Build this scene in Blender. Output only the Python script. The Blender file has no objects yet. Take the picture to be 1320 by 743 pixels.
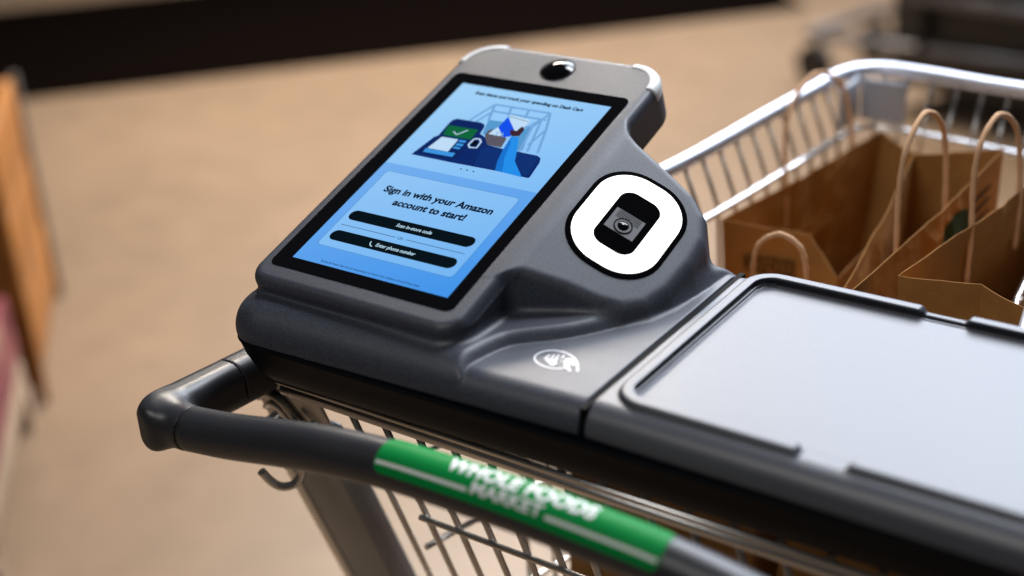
import bpy, bmesh, math, random
import numpy as np
from mathutils import Vector, Matrix, noise as mnoise
random.seed(7); rng = np.random.default_rng(7)
sc = bpy.context.scene
COL = sc.collection
H = 1.0                      # height of the console top above the floor (m); cart frame in mm, z=0 there

# ---------------------------------------------------------------- camera
cam_d = bpy.data.cameras.new('camera'); cam = bpy.data.objects.new('camera', cam_d); COL.objects.link(cam)
cam_d.sensor_width = 36; cam_d.lens = 1803 * 36 / 1320; cam_d.clip_start = .02; cam_d.clip_end = 200
cp = Vector((.6637, -.6158, .4236 + H))
rgt, up, fwd = Vector((.8218, .5673, -.0535)), Vector((-.2077, .3857, .8989)), Vector((-.5306, .7276, -.4348))
m = Matrix.Identity(4)
for i in range(3):
    m[i][0], m[i][1], m[i][2], m[i][3] = rgt[i], up[i], -fwd[i], cp[i]
cam.matrix_world = m
cam_d.dof.use_dof = True; cam_d.dof.focus_distance = .972; cam_d.dof.aperture_fstop = 2.4
sc.camera = cam
# ---------------------------------------------------------------- world + lamps (store interior)
wd = bpy.data.worlds.new('World'); sc.world = wd; wd.use_nodes = True
bg = wd.node_tree.nodes['Background']; bg.inputs[0].default_value = (.9, .95, 1, 1); bg.inputs[1].default_value = .03
def area(name, loc, target, sx, sy, power, col):
    l = bpy.data.lights.new(name, 'AREA'); l.shape = 'RECTANGLE'; l.size = sx; l.size_y = sy; l.energy = power; l.color = col
    o = bpy.data.objects.new(name, l); COL.objects.link(o); o.location = loc
    o.rotation_euler = (Vector(target) - Vector(loc)).to_track_quat('-Z', 'Y').to_euler(); return o
area('storefront_daylight', (-.5, 5.0, 3.9), (.2, .8, .9), 4.2, 2.6, 395, (.80, .87, 1))
area('ceiling_lamp', (-2.7, 3.7, 3.7), (-1.9, 2.3, 0), 1.2, .8, 120, (1, .89, .76)).data.spread = math.radians(105)
area('ceiling_lamp', (-.2, -2.4, 3.8), (.3, 0, .9), 1.4, .7, 38, (1, .97, .94))
area('ceiling_lamp', (.2, 2.1, 3.9), (.2, .2, 1), 1.2, .8, 95, (.86, .91, 1))
sc.view_settings.view_transform = 'Standard'; sc.view_settings.look = 'None'; sc.view_settings.exposure = 0; sc.view_settings.gamma = 1

# ---------------------------------------------------------------- materials
def new_mat(name):
    M = bpy.data.materials.new(name); M.use_nodes = True
    return M, M.node_tree.nodes, M.node_tree.links, M.node_tree.nodes['Principled BSDF']
def S(b, **k):
    for n, v in k.items():
        b.inputs[n.replace('_', ' ')].default_value = v
def mat(name, col, rough=.5, metal=0, grain=0, gscale=1400, bump=0, bscale=1400, mottle=0, mscale=6, spec=.5, col2=None, rvar=0, coat=0, bdist=.0002):
    M, N, L, b = new_mat(name)
    S(b, Base_Color=(*col, 1), Roughness=rough, Metallic=metal); b.inputs['Specular IOR Level'].default_value = spec
    if coat: b.inputs['Coat Weight'].default_value = coat; b.inputs['Coat Roughness'].default_value = .15
    tc = N.new('ShaderNodeTexCoord')
    def noise(scale, det=3):
        n = N.new('ShaderNodeTexNoise'); n.inputs['Scale'].default_value = scale; n.inputs['Detail'].default_value = det
        L.new(tc.outputs['Object'], n.inputs['Vector']); return n
    src = None
    if mottle:
        n = noise(mscale, 6); r = N.new('ShaderNodeMapRange'); L.new(n.outputs['Fac'], r.inputs[0])
        r.inputs[1].default_value = .3; r.inputs[2].default_value = .7; r.inputs[3].default_value = 0; r.inputs[4].default_value = 1
        mx = N.new('ShaderNodeMix'); mx.data_type = 'RGBA'; L.new(r.outputs[0], mx.inputs[0])
        c2 = col2 or tuple(c * (1 - mottle) for c in col)
        mx.inputs[6].default_value = (*col, 1); mx.inputs[7].default_value = (*c2, 1); src = mx.outputs[2]; L.new(src, b.inputs['Base Color'])
    if grain:
        n = noise(gscale, 1); r = N.new('ShaderNodeMapRange'); L.new(n.outputs['Fac'], r.inputs[0])
        r.inputs[1].default_value = .3; r.inputs[2].default_value = .7; r.inputs[3].default_value = 1 - grain; r.inputs[4].default_value = 1 + grain
        mx = N.new('ShaderNodeVectorMath'); mx.operation = 'SCALE'
        if src: L.new(src, mx.inputs[0])
        else: mx.inputs[0].default_value = col
        L.new(r.outputs[0], mx.inputs['Scale']); L.new(mx.outputs[0], b.inputs['Base Color'])
    if bump:
        n = noise(bscale, 2); bp = N.new('ShaderNodeBump'); bp.inputs['Strength'].default_value = bump; bp.inputs['Distance'].default_value = bdist
        L.new(n.outputs['Fac'], bp.inputs['Height']); L.new(bp.outputs[0], b.inputs['Normal'])
    if rvar:
        n = noise(14, 5); r = N.new('ShaderNodeMapRange'); L.new(n.outputs['Fac'], r.inputs[0]); r.inputs[1].default_value = .3; r.inputs[2].default_value = .7
        r.inputs[3].default_value = rough - rvar; r.inputs[4].default_value = rough + rvar; L.new(r.outputs[0], b.inputs['Roughness'])
    return M
def glow(name, col, strength=1, spec=.06, rough=.1):
    M, N, L, b = new_mat(name)
    S(b, Base_Color=(0, 0, 0, 1), Roughness=rough, Emission_Color=(*col, 1), Emission_Strength=strength); b.inputs['Specular IOR Level'].default_value = spec
    return M
MT = {}
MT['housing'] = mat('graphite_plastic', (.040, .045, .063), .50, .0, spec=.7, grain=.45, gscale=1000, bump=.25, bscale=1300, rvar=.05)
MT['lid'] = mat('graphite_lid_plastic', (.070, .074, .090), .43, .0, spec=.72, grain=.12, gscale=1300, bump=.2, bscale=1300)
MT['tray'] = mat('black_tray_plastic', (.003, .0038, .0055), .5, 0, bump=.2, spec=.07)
MT['handle'] = mat('charcoal_handle_plastic', (.026, .027, .032), .40, 0, bump=.22, bscale=1700, rvar=.06)
MT['gap'] = mat('black_rubber', (.004, .004, .0045), .6, spec=.05)
MT['glass'] = mat('black_glass', (.003, .003, .004), .06, spec=.35)
MT['trim'] = mat('black_gloss_trim', (.002, .002, .0025), .08, spec=.15)
MT['white'] = mat('white_rubber', (.72, .72, .72), .45, bump=.1)
MT['chrome'] = mat('chrome_wire', (.70, .69, .67), .30, 1, rvar=.06)
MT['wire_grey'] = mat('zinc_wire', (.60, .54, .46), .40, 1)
MT['highlit_wire'] = mat('highlit_chrome_wire', (.92, .93, .95), .28, 1)  # paler copy of the chrome: a blown-out highlight put into the colour
MT['rim'] = mat('zinc_rim', (.64, .67, .75), .46, 1, rvar=.08)
MT['steel'] = mat('dark_zinc_steel', (.36, .36, .35), .24, 1, mottle=.25, mscale=40, rvar=.1)
MT['post_grey'] = mat('grey_zinc_post', (.27, .28, .29), .45, .7, rvar=.08)
MT['green'] = mat('green_label', (.0008, .25, .05), .5, spec=.1)
MT['print'] = mat('white_print', (.86, .88, .86), .45)
MT['silver_print'] = mat('pale_symbol_print', (.72, .72, .76), .4)
MT['kraft'] = mat('kraft_paper', (.50, .25, .075), .85, mottle=.35, mscale=9, bump=.5, bscale=60, bdist=.002, spec=.2)
MT['cord'] = mat('paper_cord', (.74, .45, .26), .8, bump=.6, bscale=400, bdist=.0006, spec=.2)
MT['greenprint'] = mat('dark_green_ink', (.02, .05, .025), .8, spec=.2)
MT['darkprint'] = mat('brown_ink', (.055, .030, .012), .85, spec=.2)
MT['grey_plastic'] = mat('grey_plastic', (.38, .41, .48), .4)
MT['black_plastic'] = mat('black_plastic', (.012, .012, .012), .5)
MT['lens_body'] = mat('camera_body_plastic', (.085, .085, .09), .5, bump=.2)
MT['ring_light'] = glow('light_ring_glow', (1, 1, 1), 2.2)

# ---------------------------------------------------------------- helpers
def mm(p): return (p[0] / 1000, p[1] / 1000, p[2] / 1000 + H)
def wpos(o):
    v = Vector((0, 0, 0))
    while o: v = v + o.location; o = o.parent
    return v
def link(name, me, material, parent=None, smooth=False):
    o = bpy.data.objects.new(name, me); COL.objects.link(o)
    if material is not None and len(me.materials) == 0: me.materials.append(MT[material] if isinstance(material, str) else material)
    if smooth: me.shade_smooth()
    if parent:
        o.parent = parent; o.location = -wpos(parent)
    return o
def mesh(name, v, f, material, parent=None, smooth=False, world=False):
    me = bpy.data.meshes.new(name); me.from_pydata([p if world else mm(p) for p in v], [], f); me.update()
    return link(name, me, material, parent, smooth)
def thing(name, label, cat, loc, group=None):
    o = bpy.data.objects.new(name, None); COL.objects.link(o); o.location = loc; o.empty_display_size = .05
    o['label'] = label; o['category'] = cat
    if group: o['group'] = group
    return o
def catmull(P, n=8):
    P = [np.array(p, float) for p in P]; out = []
    Q = [2 * P[0] - P[1]] + P + [2 * P[-1] - P[-2]]
    for i in range(1, len(Q) - 2):
        a, b, c, d = Q[i - 1:i + 3]
        for k in range(n):
            t = k / n
            out.append(.5 * (2 * b + (c - a) * t + (2 * a - 5 * b + 4 * c - d) * t * t + (3 * b - a - 3 * c + d) * t ** 3))
    out.append(P[-1]); return out
def tube_vf(P, r, sides=12, closed=False, caps=True):
    P = [np.array(p, float) for p in P]; n = len(P); v = []; f = []
    up_ = None
    for i in range(n):
        t = (P[(i + 1) % n] - P[i - 1]) if closed or 0 < i < n - 1 else (P[1] - P[0] if i == 0 else P[-1] - P[-2])
        t /= np.linalg.norm(t) + 1e-9
        if up_ is None: up_ = np.array([0, 0, 1.]) if abs(t[2]) < .9 else np.array([0, 1., 0])
        s = np.cross(t, up_); s /= np.linalg.norm(s); up_ = np.cross(s, t)
        rr = r[i] if hasattr(r, '__len__') else r
        for k in range(sides):
            a = 2 * math.pi * k / sides; v.append(tuple(P[i] + rr * (math.cos(a) * s + math.sin(a) * up_)))
    for i in range(n if closed else n - 1):
        j = (i + 1) % n
        for k in range(sides):
            k2 = (k + 1) % sides; f.append((i * sides + k, i * sides + k2, j * sides + k2, j * sides + k))
    if caps and not closed:
        f.append(tuple(range(sides))[::-1]); f.append(tuple(range((n - 1) * sides, n * sides)))
    return v, f
def tube(name, P, r, material, parent, sides=12, closed=False, world=False):
    v, f = tube_vf(P, r, sides, closed); o = mesh(name, v, f, material, parent, False, world)
    for p in o.data.polygons: p.use_smooth = len(p.vertices) == 4
    return o
def box_vf(c, h, ax=None):
    ax = ax or [(1, 0, 0), (0, 1, 0), (0, 0, 1)]; c = np.array(c, float); A = np.array(ax, float)
    v = [tuple(c + A[0] * h[0] * sx + A[1] * h[1] * sy + A[2] * h[2] * sz) for sx in (-1, 1) for sy in (-1, 1) for sz in (-1, 1)]
    return v, [(0, 1, 3, 2), (4, 6, 7, 5), (0, 4, 5, 1), (2, 3, 7, 6), (0, 2, 6, 4), (1, 5, 7, 3)]
def bevel(o, w, seg=2):
    bm = bmesh.new(); bm.from_mesh(o.data)
    bmesh.ops.recalc_face_normals(bm, faces=bm.faces)
    bmesh.ops.bevel(bm, geom=bm.edges[:], offset=w, segments=seg, affect='EDGES', profile=.5, clamp_overlap=True)
    bm.to_mesh(o.data); bm.free()
    o.data.shade_smooth(); return o
def box(name, c, h, material, parent, ax=None, bev=0, world=False):
    v, f = box_vf(c, h, ax); o = mesh(name, v, f, material, parent, False, world)
    bm = bmesh.new(); bm.from_mesh(o.data); bmesh.ops.recalc_face_normals(bm, faces=bm.faces); bm.to_mesh(o.data); bm.free()
    if bev: bevel(o, bev)
    return o
def rrect(x0, x1, y0, y1, r, n=8):
    r4 = r if hasattr(r, '__len__') else (r,) * 4   # radii: BL, BR, TR, TL
    out = []
    for (cx, cy, a0, rr) in ((x0 + r4[0], y0 + r4[0], 180, r4[0]), (x1 - r4[1], y0 + r4[1], 270, r4[1]), (x1 - r4[2], y1 - r4[2], 0, r4[2]), (x0 + r4[3], y1 - r4[3], 90, r4[3])):
        for k in range(n + 1):
            a = math.radians(a0 + 90 * k / n); out.append((cx + rr * math.cos(a), cy + rr * math.sin(a)))
    return out
def prism_vf(outline, z0, z1, bev=0):
    """extruded outline; small chamfer inwards at the top when bev"""
    n = len(outline); v = [(x, y, z0) for x, y in outline]
    if bev:
        O = np.array(outline); c = O.mean(0); v += [(x, y, z1 - bev) for x, y in outline]
        nx = np.roll(O, -1, 0) - np.roll(O, 1, 0); nn = np.stack([-nx[:, 1], nx[:, 0]], 1); nn /= np.linalg.norm(nn, axis=1)[:, None] + 1e-9
        I = O + nn * bev; v += [(float(x), float(y), z1) for x, y in I]; rows = 3
    else:
        v += [(x, y, z1) for x, y in outline]; rows = 2
    f = [tuple(range(n))[::-1]]
    for k in range(rows - 1):
        for i in range(n): j = (i + 1) % n; f.append((k * n + i, k * n + j, (k + 1) * n + j, (k + 1) * n + i))
    f.append(tuple(range((rows - 1) * n, rows * n))); return v, f
def ring_vf(outer, inner, z0, z1):
    n = len(outer); v = [(x, y, z0) for x, y in outer] + [(x, y, z1) for x, y in outer] + [(x, y, z1) for x, y in inner] + [(x, y, z0) for x, y in inner]; f = []
    for r in range(4):
        r2 = (r + 1) % 4
        for i in range(n): j = (i + 1) % n; f.append((r * n + i, r * n + j, r2 * n + j, r2 * n + i))
    return v, f
def stroke_vf(P, wdt, closed=False):
    P = np.array(P, float); n = len(P); v = []; f = []
    for i in range(n):
        a = P[i - 1] if (i > 0 or closed) else P[i]; b = P[(i + 1) % n] if (i < n - 1 or closed) else P[i]
        t = b - a; t /= np.linalg.norm(t) + 1e-9; q = np.array([-t[1], t[0]]) * wdt / 2
        v += [tuple(P[i] + q), tuple(P[i] - q)]
    for i in range(n if closed else n - 1):
        j = (i + 1) % n; f.append((2 * i + 1, 2 * j + 1, 2 * j, 2 * i))
    return v, f
def slice_y(v, f, step):
    bm = bmesh.new(); vs = [bm.verts.new(p) for p in v]
    for q in f:
        try: bm.faces.new([vs[i] for i in q])
        except ValueError: pass
    ys = [p[1] for p in v]; y = min(ys) + step
    while y < max(ys):
        bmesh.ops.bisect_plane(bm, geom=bm.verts[:] + bm.edges[:] + bm.faces[:], plane_co=(0, y, 0), plane_no=(0, 1, 0)); y += step
    bm.verts.index_update(); V = [tuple(p.co) for p in bm.verts]; F = [tuple(p.index for p in q.verts) for q in bm.faces]; bm.free(); return V, F
def text_2d(body, size, align='CENTER', bold=0.0, spacing=1.0):
    cu = bpy.data.curves.new('t', 'FONT'); cu.body = body; cu.size = size; cu.align_x = align; cu.offset = bold * size; cu.space_character = spacing; cu.resolution_u = 3
    o = bpy.data.objects.new('t', cu); COL.objects.link(o); dg = bpy.context.evaluated_depsgraph_get(); e = o.evaluated_get(dg)
    me = e.to_mesh(); v = [tuple(p.co) for p in me.vertices]; f = [tuple(p.vertices) for p in me.polygons]; e.to_mesh_clear()
    bpy.data.objects.remove(o); bpy.data.curves.remove(cu); return v, f
# ---- signed distance modelling (mm)
def smin(a, b, k): h = np.clip(.5 + .5 * (b - a) / k, 0, 1); return b + (a - b) * h - k * h * (1 - h)
def smax(a, b, k): return -smin(-a, -b, k)
def rr2(x, y, cx, cy, hx, hy, r):
    qx = np.abs(x - cx) - hx + r; qy = np.abs(y - cy) - hy + r
    return np.minimum(np.maximum(qx, qy), 0) + np.hypot(np.maximum(qx, 0), np.maximum(qy, 0)) - r
def ext(d2, z, z0, z1, re):
    a = d2 + re; b = np.abs(z - (z0 + z1) / 2) - (z1 - z0) / 2 + re
    return np.minimum(np.maximum(a, b), 0) + np.hypot(np.maximum(a, 0), np.maximum(b, 0)) - re
def poly2(x, y, P):
    d = np.full(x.shape, 1e18); s = np.ones(x.shape); n = len(P)
    for i in range(n):
        a, b = P[i], P[i - 1]; ex, ey = b[0] - a[0], b[1] - a[1]; wx, wy = x - a[0], y - a[1]
        t = np.clip((wx * ex + wy * ey) / (ex * ex + ey * ey), 0, 1); d = np.minimum(d, (wx - ex * t) ** 2 + (wy - ey * t) ** 2)
        c1 = y >= a[1]; c2 = y < b[1]; c3 = ex * wy > ey * wx
        fl = (c1 & c2 & c3) | (~c1 & ~c2 & ~c3); s = np.where(fl, -s, s)
    return s * np.sqrt(d)
def surfnet(name, fn, lo, hi, h, material, parent):
    ax = [np.arange(lo[i], hi[i] + h, h) for i in range(3)]; X, Y, Z = np.meshgrid(*ax, indexing='ij', sparse=True)
    X, Y, Z = np.broadcast_arrays(X, Y, Z); V = fn(X, Y, Z).astype(np.float32); ins = V < 0
    nx, ny, nz = V.shape; cs = (nx - 1, ny - 1, nz - 1)
    cnt = np.zeros(cs, np.int8)
    for dx in (0, 1):
        for dy in (0, 1):
            for dz in (0, 1): cnt += ins[dx:nx - 1 + dx, dy:ny - 1 + dy, dz:nz - 1 + dz]
    act = (cnt > 0) & (cnt < 8); idx = np.full(cs, -1, np.int64); I = np.argwhere(act); idx[act] = np.arange(len(I))
    acc = np.zeros((len(I), 3)); num = np.zeros(len(I)); cor = [(a, b, c) for a in (0, 1) for b in (0, 1) for c in (0, 1)]
    for a in range(8):
        for b in range(a + 1, 8):
            ca, cb = cor[a], cor[b]
            if sum(abs(ca[q] - cb[q]) for q in range(3)) != 1: continue
            va = V[I[:, 0] + ca[0], I[:, 1] + ca[1], I[:, 2] + ca[2]]; vb = V[I[:, 0] + cb[0], I[:, 1] + cb[1], I[:, 2] + cb[2]]
            k = (va < 0) != (vb < 0); t = np.where(k, va / np.where(k, va - vb, 1), 0)
            p = np.array(ca) + (np.array(cb) - np.array(ca)) * t[:, None]; acc += p * k[:, None]; num += k
    P = (I + acc / num[:, None]) * h + np.array(lo)
    def grad(P, e=.35):
        g = np.zeros_like(P)
        for q in range(3):
            d = np.zeros(3); d[q] = e; A = P + d; B = P - d
            g[:, q] = (fn(A[:, 0], A[:, 1], A[:, 2]) - fn(B[:, 0], B[:, 1], B[:, 2])) / (2 * e)
        return g
    for _ in range(3):
        g = grad(P); d = fn(P[:, 0], P[:, 1], P[:, 2]); st = g * (d / np.maximum((g * g).sum(1), .05))[:, None]
        ln = np.linalg.norm(st, axis=1); st *= np.minimum(1, .4 * h / np.maximum(ln, 1e-9))[:, None]; P = P - st
    F = []
    for q in range(3):
        o1, o2 = (q + 1) % 3, (q + 2) % 3
        sl0 = [slice(None)] * 3; sl1 = [slice(None)] * 3; sl0[q] = slice(0, -1); sl1[q] = slice(1, None)
        A = ins[tuple(sl0)]; B = ins[tuple(sl1)]; E = np.argwhere(A != B); ok = (E[:, o1] > 0) & (E[:, o2] > 0) & (E[:, o1] < V.shape[o1] - 1) & (E[:, o2] < V.shape[o2] - 1); E = E[ok]
        fl = A[E[:, 0], E[:, 1], E[:, 2]]; quad = []
        for (a, b) in ((0, 0), (1, 0), (1, 1), (0, 1)):
            C = E.copy(); C[:, o1] -= a; C[:, o2] -= b; quad.append(idx[C[:, 0], C[:, 1], C[:, 2]])
        Q = np.stack(quad, 1); Q[~fl] = Q[~fl][:, ::-1]; F.append(Q)
    F = np.concatenate(F); F = F[:, ::-1] if False else F
    W = P / 1000; W[:, 2] += H
    me = bpy.data.meshes.new(name); me.vertices.add(len(W)); me.vertices.foreach_set('co', W.ravel().astype(np.float32))
    me.loops.add(F.size); me.loops.foreach_set('vertex_index', F.ravel().astype(np.int32)); me.polygons.add(len(F))
    me.polygons.foreach_set('loop_start', np.arange(0, F.size, 4, dtype=np.int32)); me.update(calc_edges=True); me.validate()
    # orientation check
    g = grad(P); g /= np.linalg.norm(g, axis=1)[:, None] + 1e-9
    me.shade_smooth()
    pn = np.zeros(len(me.polygons) * 3, np.float32); me.polygons.foreach_get('normal', pn); pn = pn.reshape(-1, 3)
    if (pn * g[F[:, 0]]).sum(1).mean() < 0: me.flip_normals()
    me.normals_split_custom_set_from_vertices([tuple(a) for a in g.tolist()])
    return link(name, me, material, parent)

# ================================================================ SETTING
def stretch_floor():
    M, N, L, b = new_mat('polished_concrete'); tc = N.new('ShaderNodeTexCoord')
    n1 = N.new('ShaderNodeTexNoise'); n1.inputs['Scale'].default_value = 1.6; n1.inputs['Detail'].default_value = 8; L.new(tc.outputs['Object'], n1.inputs['Vector'])
    n2 = N.new('ShaderNodeTexNoise'); n2.inputs['Scale'].default_value = 9; n2.inputs['Detail'].default_value = 8; L.new(tc.outputs['Object'], n2.inputs['Vector'])
    ad = N.new('ShaderNodeMath'); ad.operation = 'ADD'; L.new(n1.outputs['Fac'], ad.inputs[0]); L.new(n2.outputs['Fac'], ad.inputs[1])
    r = N.new('ShaderNodeValToRGB'); r.color_ramp.elements[0].position = .32; r.color_ramp.elements[0].color = (.180, .120, .074, 1)
    r.color_ramp.elements[1].position = .68; r.color_ramp.elements[1].color = (.250, .168, .104, 1)
    h = N.new('ShaderNodeMath'); h.operation = 'MULTIPLY'; h.inputs[1].default_value = .5; L.new(ad.outputs[0], h.inputs[0]); L.new(h.outputs[0], r.inputs[0])
    L.new(r.outputs[0], b.inputs['Base Color']); S(b, Roughness=.42); b.inputs['Specular IOR Level'].default_value = .4
    MT['floor'] = M
stretch_floor()
fl = mesh('floor', [(-30, -30, 0), (30, -30, 0), (30, 30, 0), (-30, 30, 0)], [(0, 1, 2, 3)], 'floor', None, world=True); fl['kind'] = 'structure'
U = np.array([.672, .741, 0]); Wd = np.array([.741, -.672, 0]); ZZ = np.array([0, 0, 1.])   # the aisle's own directions on the floor
MT['mat'] = mat('black_entrance_mat', (.0035, .0022, .0018), 1.0, bump=1, bscale=200, bdist=.004, spec=.0)
# entrance mat: near edge through (-3.433,2.169) .. (-1.46,4.32)
n0 = np.array([-3.433, 2.169, 0]); e1 = np.array([-1.46, 4.32, 0])
a = n0 - U * 1.6; cmid = (a + e1) / 2 - Wd * .67; hl = np.linalg.norm(e1 - a) / 2
o = box('entrance_mat', cmid + ZZ * .006, (hl, .67, .006), 'mat', None, [U, Wd, ZZ], bev=.004, world=True)
o['label'] = 'long black entrance mat lying on the concrete floor behind the cart'; o['category'] = 'floor mat'

# ---- wooden display crate at the left
MT['wood'] = mat('honey_wood', (.42, .155, .024), .6, mottle=.4, mscale=7, bump=.4, bscale=30, bdist=.002)
MT['greytrim'] = mat('grey_corner_post', (.20, .17, .14), .6)
MT['palewood'] = mat('pale_pallet_wood', (.40, .28, .18), .7, mottle=.3, mscale=9)
def P2(p, u, w_, z): return np.array(p) + U * u + Wd * w_ + ZZ * z
c0 = np.array([-2.02, 1.21, 0])
cr = thing('wooden_crate', 'honey coloured wooden display crate at the left edge, standing on dark blocks', 'crate', tuple(c0 - U * .28 + Wd * .26))
# its face to the aisle runs along Wd, the crate goes back along -U
for k in range(3):
    box('plank', P2(c0, -.012, .26, .115 + .172 * k), (.012, .26, .084), 'wood', cr, [U, Wd, ZZ], bev=.004, world=True)
    box('plank', P2(c0, -.29, .012, .115 + .172 * k), (.262, .012, .084), 'wood', cr, [U, Wd, ZZ], bev=.004, world=True)
    box('plank', P2(c0, -.29, .508, .115 + .172 * k), (.262, .012, .084), 'wood', cr, [U, Wd, ZZ], bev=.004, world=True)
for uu, ww in ((.004, -.004), (-.57, -.004), (.004, .524)):
    box('corner_post', P2(c0, uu, ww, .275), (.008, .008, .275), 'greytrim' if ww < 0 else 'wood', cr, [U, Wd, ZZ], bev=.003, world=True)
for ww in (.06, .46): box('foot', P2(c0, -.28, ww, .012), (.25, .04, .012), 'black_plastic', cr, [U, Wd, ZZ], world=True)
sk = thing('dark_carton', 'dark cardboard carton resting on top of the wooden crate', 'carton', tuple(P2(c0, -.3, .26, .545)))
box('side_wall', P2(c0, -.3, .27, .70), (.24, .22, .155), MT['black_plastic'], sk, [U, Wd, ZZ], bev=.01, world=True)
box('flap', P2(c0, -.04, .27, .80), (.012, .19, .05), 'greytrim', sk, [U, Wd, ZZ], bev=.003, world=True)
# printed bin in front of it
def printed():
    M, N, L, b = new_mat('berry_print'); tc = N.new('ShaderNodeTexCoord')
    n = N.new('ShaderNodeTexVoronoi'); n.inputs['Scale'].default_value = 9; L.new(tc.outputs['Object'], n.inputs['Vector'])
    r = N.new('ShaderNodeValToRGB'); e = r.color_ramp.elements; e[0].position = .0; e[0].color = (.10, .008, .03, 1); e[1].position = .75; e[1].color = (.24, .12, .08, 1)
    x = r.color_ramp.elements.new(.35); x.color = (.13, .010, .018, 1); x = r.color_ramp.elements.new(.52); x.color = (.20, .035, .035, 1)
    L.new(n.outputs['Distance'], r.inputs[0]); L.new(r.outputs[0], b.inputs['Base Color']); S(b, Roughness=.6); MT['berry'] = M
printed()
b0 = P2(c0, -.012, .60, 0)
pb = thing('produce_bin', 'pale produce bin with red berry print, cut off by the left edge', 'bin', tuple(P2(b0, -.25, .3, 0)))
for k in range(3): box('plank', P2(b0, -.012, .3, .11 + .07 * k), (.012, .3, .032), ('palewood', 'berry', 'berry')[k], pb, [U, Wd, ZZ], bev=.004, world=True)
for ww in (.012, .588):
    box('end_panel', P2(b0, -.27, ww, .19), (.24, .012, .11), 'palewood', pb, [U, Wd, ZZ], bev=.004, world=True)
    box('foot', P2(b0, -.05, ww, .04), (.05, .03, .04), 'palewood', pb, [U, Wd, ZZ], world=True)
box('base', P2(b0, -.27, .3, .10), (.24, .28, .012), 'palewood', pb, [U, Wd, ZZ], world=True)

# ---- second cart far behind (upper right)
def far_cart():
    q = np.array([-.65, 3.54, 0.]); A = np.array([.96, -.26, 0]); B = np.array([.26, .96, 0])
    t = thing('parked_shopping_cart', 'blurred black and grey shopping cart parked far behind at the upper right', 'shopping cart', tuple(q))
    def pt(a, b, z): return tuple(q + A * a + B * b + ZZ * z)
    MT['far_tube'] = mat('grey_painted_tube', (.13, .12, .12), .4, .3)
    for s in (-.24, .24):
        tube('chassis_rail', [pt(-.42, s * .7, .16), pt(-.1, s, .20), pt(.5, s, .24)], .016, 'far_tube', t, 10, world=True)
        tube('upright', [pt(.05, s, .20), pt(.0, s, .95)], .018, 'black_plastic', t, 10, world=True)
        tube('upright', [pt(.45, s, .22), pt(.55, s, .95)], .018, 'black_plastic', t, 10, world=True)
    tube('cross_rail', [pt(-.42, -.17, .16), pt(-.42, .17, .16)], .016, 'far_tube', t, 10, world=True)
    tube('cross_rail', [pt(.0, -.24, .36), pt(.5, -.24, .38)], .020, 'far_tube', t, 10, world=True)
    tube('cross_rail', [pt(.0, .24, .36), pt(.5, .24, .38)], .020, 'far_tube', t, 10, world=True)
    box('lower_tray', pt(.25, 0, .27), (.32, .22, .18), 'black_plastic', t, [A, B, ZZ], bev=.008, world=True)
    box('basket', pt(.25, 0, .76), (.40, .27, .22), 'black_plastic', t, [A, B, ZZ], bev=.03, world=True)
    for (a_, b_) in ((-.40, -.16), (-.40, .16), (.48, -.24), (.48, .24)):
        v, f = tube_vf([pt(a_, b_ - .016, .063), pt(a_, b_ + .016, .063)], .062, 20); w_ = mesh('wheel', v, f, 'black_plastic', t, world=True)
        tube('fork', [pt(a_, b_ + .028, .063), pt(a_, b_ + .028, .11), pt(a_, b_, .18)], .011, 'far_tube', t, 8, world=True)
far_cart()

# ================================================================ SHOPPING CART
cart = thing('shopping_cart', 'smart shopping cart with tilted blue touchscreen console, grey lid and wire basket', 'shopping cart', (.27, .35, 0))
TH = math.radians(17.5); cT, sT = math.cos(TH), math.sin(TH)
PH = math.radians(27); cP, sP = math.cos(PH), math.sin(PH)
S0 = np.array([0, 0, 22.]); Vv = np.array([0, cT, sT]); Nn = np.array([0, -sT, cT]); Xx = np.array([1., 0, 0])
Ww = cP * Xx - sP * Nn; Mm = sP * Xx + cP * Nn; S1 = S0 + np.array([172., 0, 0])
def head(p): return tuple(S0 + Xx * p[0] + Vv * p[1] + Nn * p[2])
def scan(p): return tuple(S1 + Ww * p[0] + Vv * p[1] + Mm * p[2])
RF = 16.
def base_d(x, y, z, x0, x1, left_round=True):
    d2 = rr2(x, y, (x0 + x1) / 2, 86.5, (x1 - x0) / 2, 108.5, 6.)
    return d2
TIER = [(-60, -60), (181, -60)] + [(float(p[0]), float(p[1])) for p in catmull([(186, -14, 0), (189.5, 6, 0), (193, 18, 0), (199, 27, 0), (224, 51, 0), (246, 84, 0), (259, 113, 0), (265, 145, 0), (268, 178, 0), (269, 205, 0)], 4)] + [(269, 260), (-60, 260)]
XL = -19.   # left end of the console
_bl = [(-100, 20), (-30, 43), (-5, 53), (14, 60), (40, 68), (62, 72), (78, 78), (89, 90), (95, 110), (97, 140), (95, 163), (86, 182), (70, 194), (45, 202), (15, 210), (-10, 222), (-100, 222)]
BLOCK = [(float(q[0]), float(q[1])) for q in (S1 + Ww * a_ + Vv * b_ for a_, b_ in _bl)]
def bow(x, y): return 12. * np.clip((274. - x) / 274., 0, 1.1) * np.clip((86. - y) / 100., 0, 1)   # the front edge swings a little towards the pusher at the left
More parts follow.
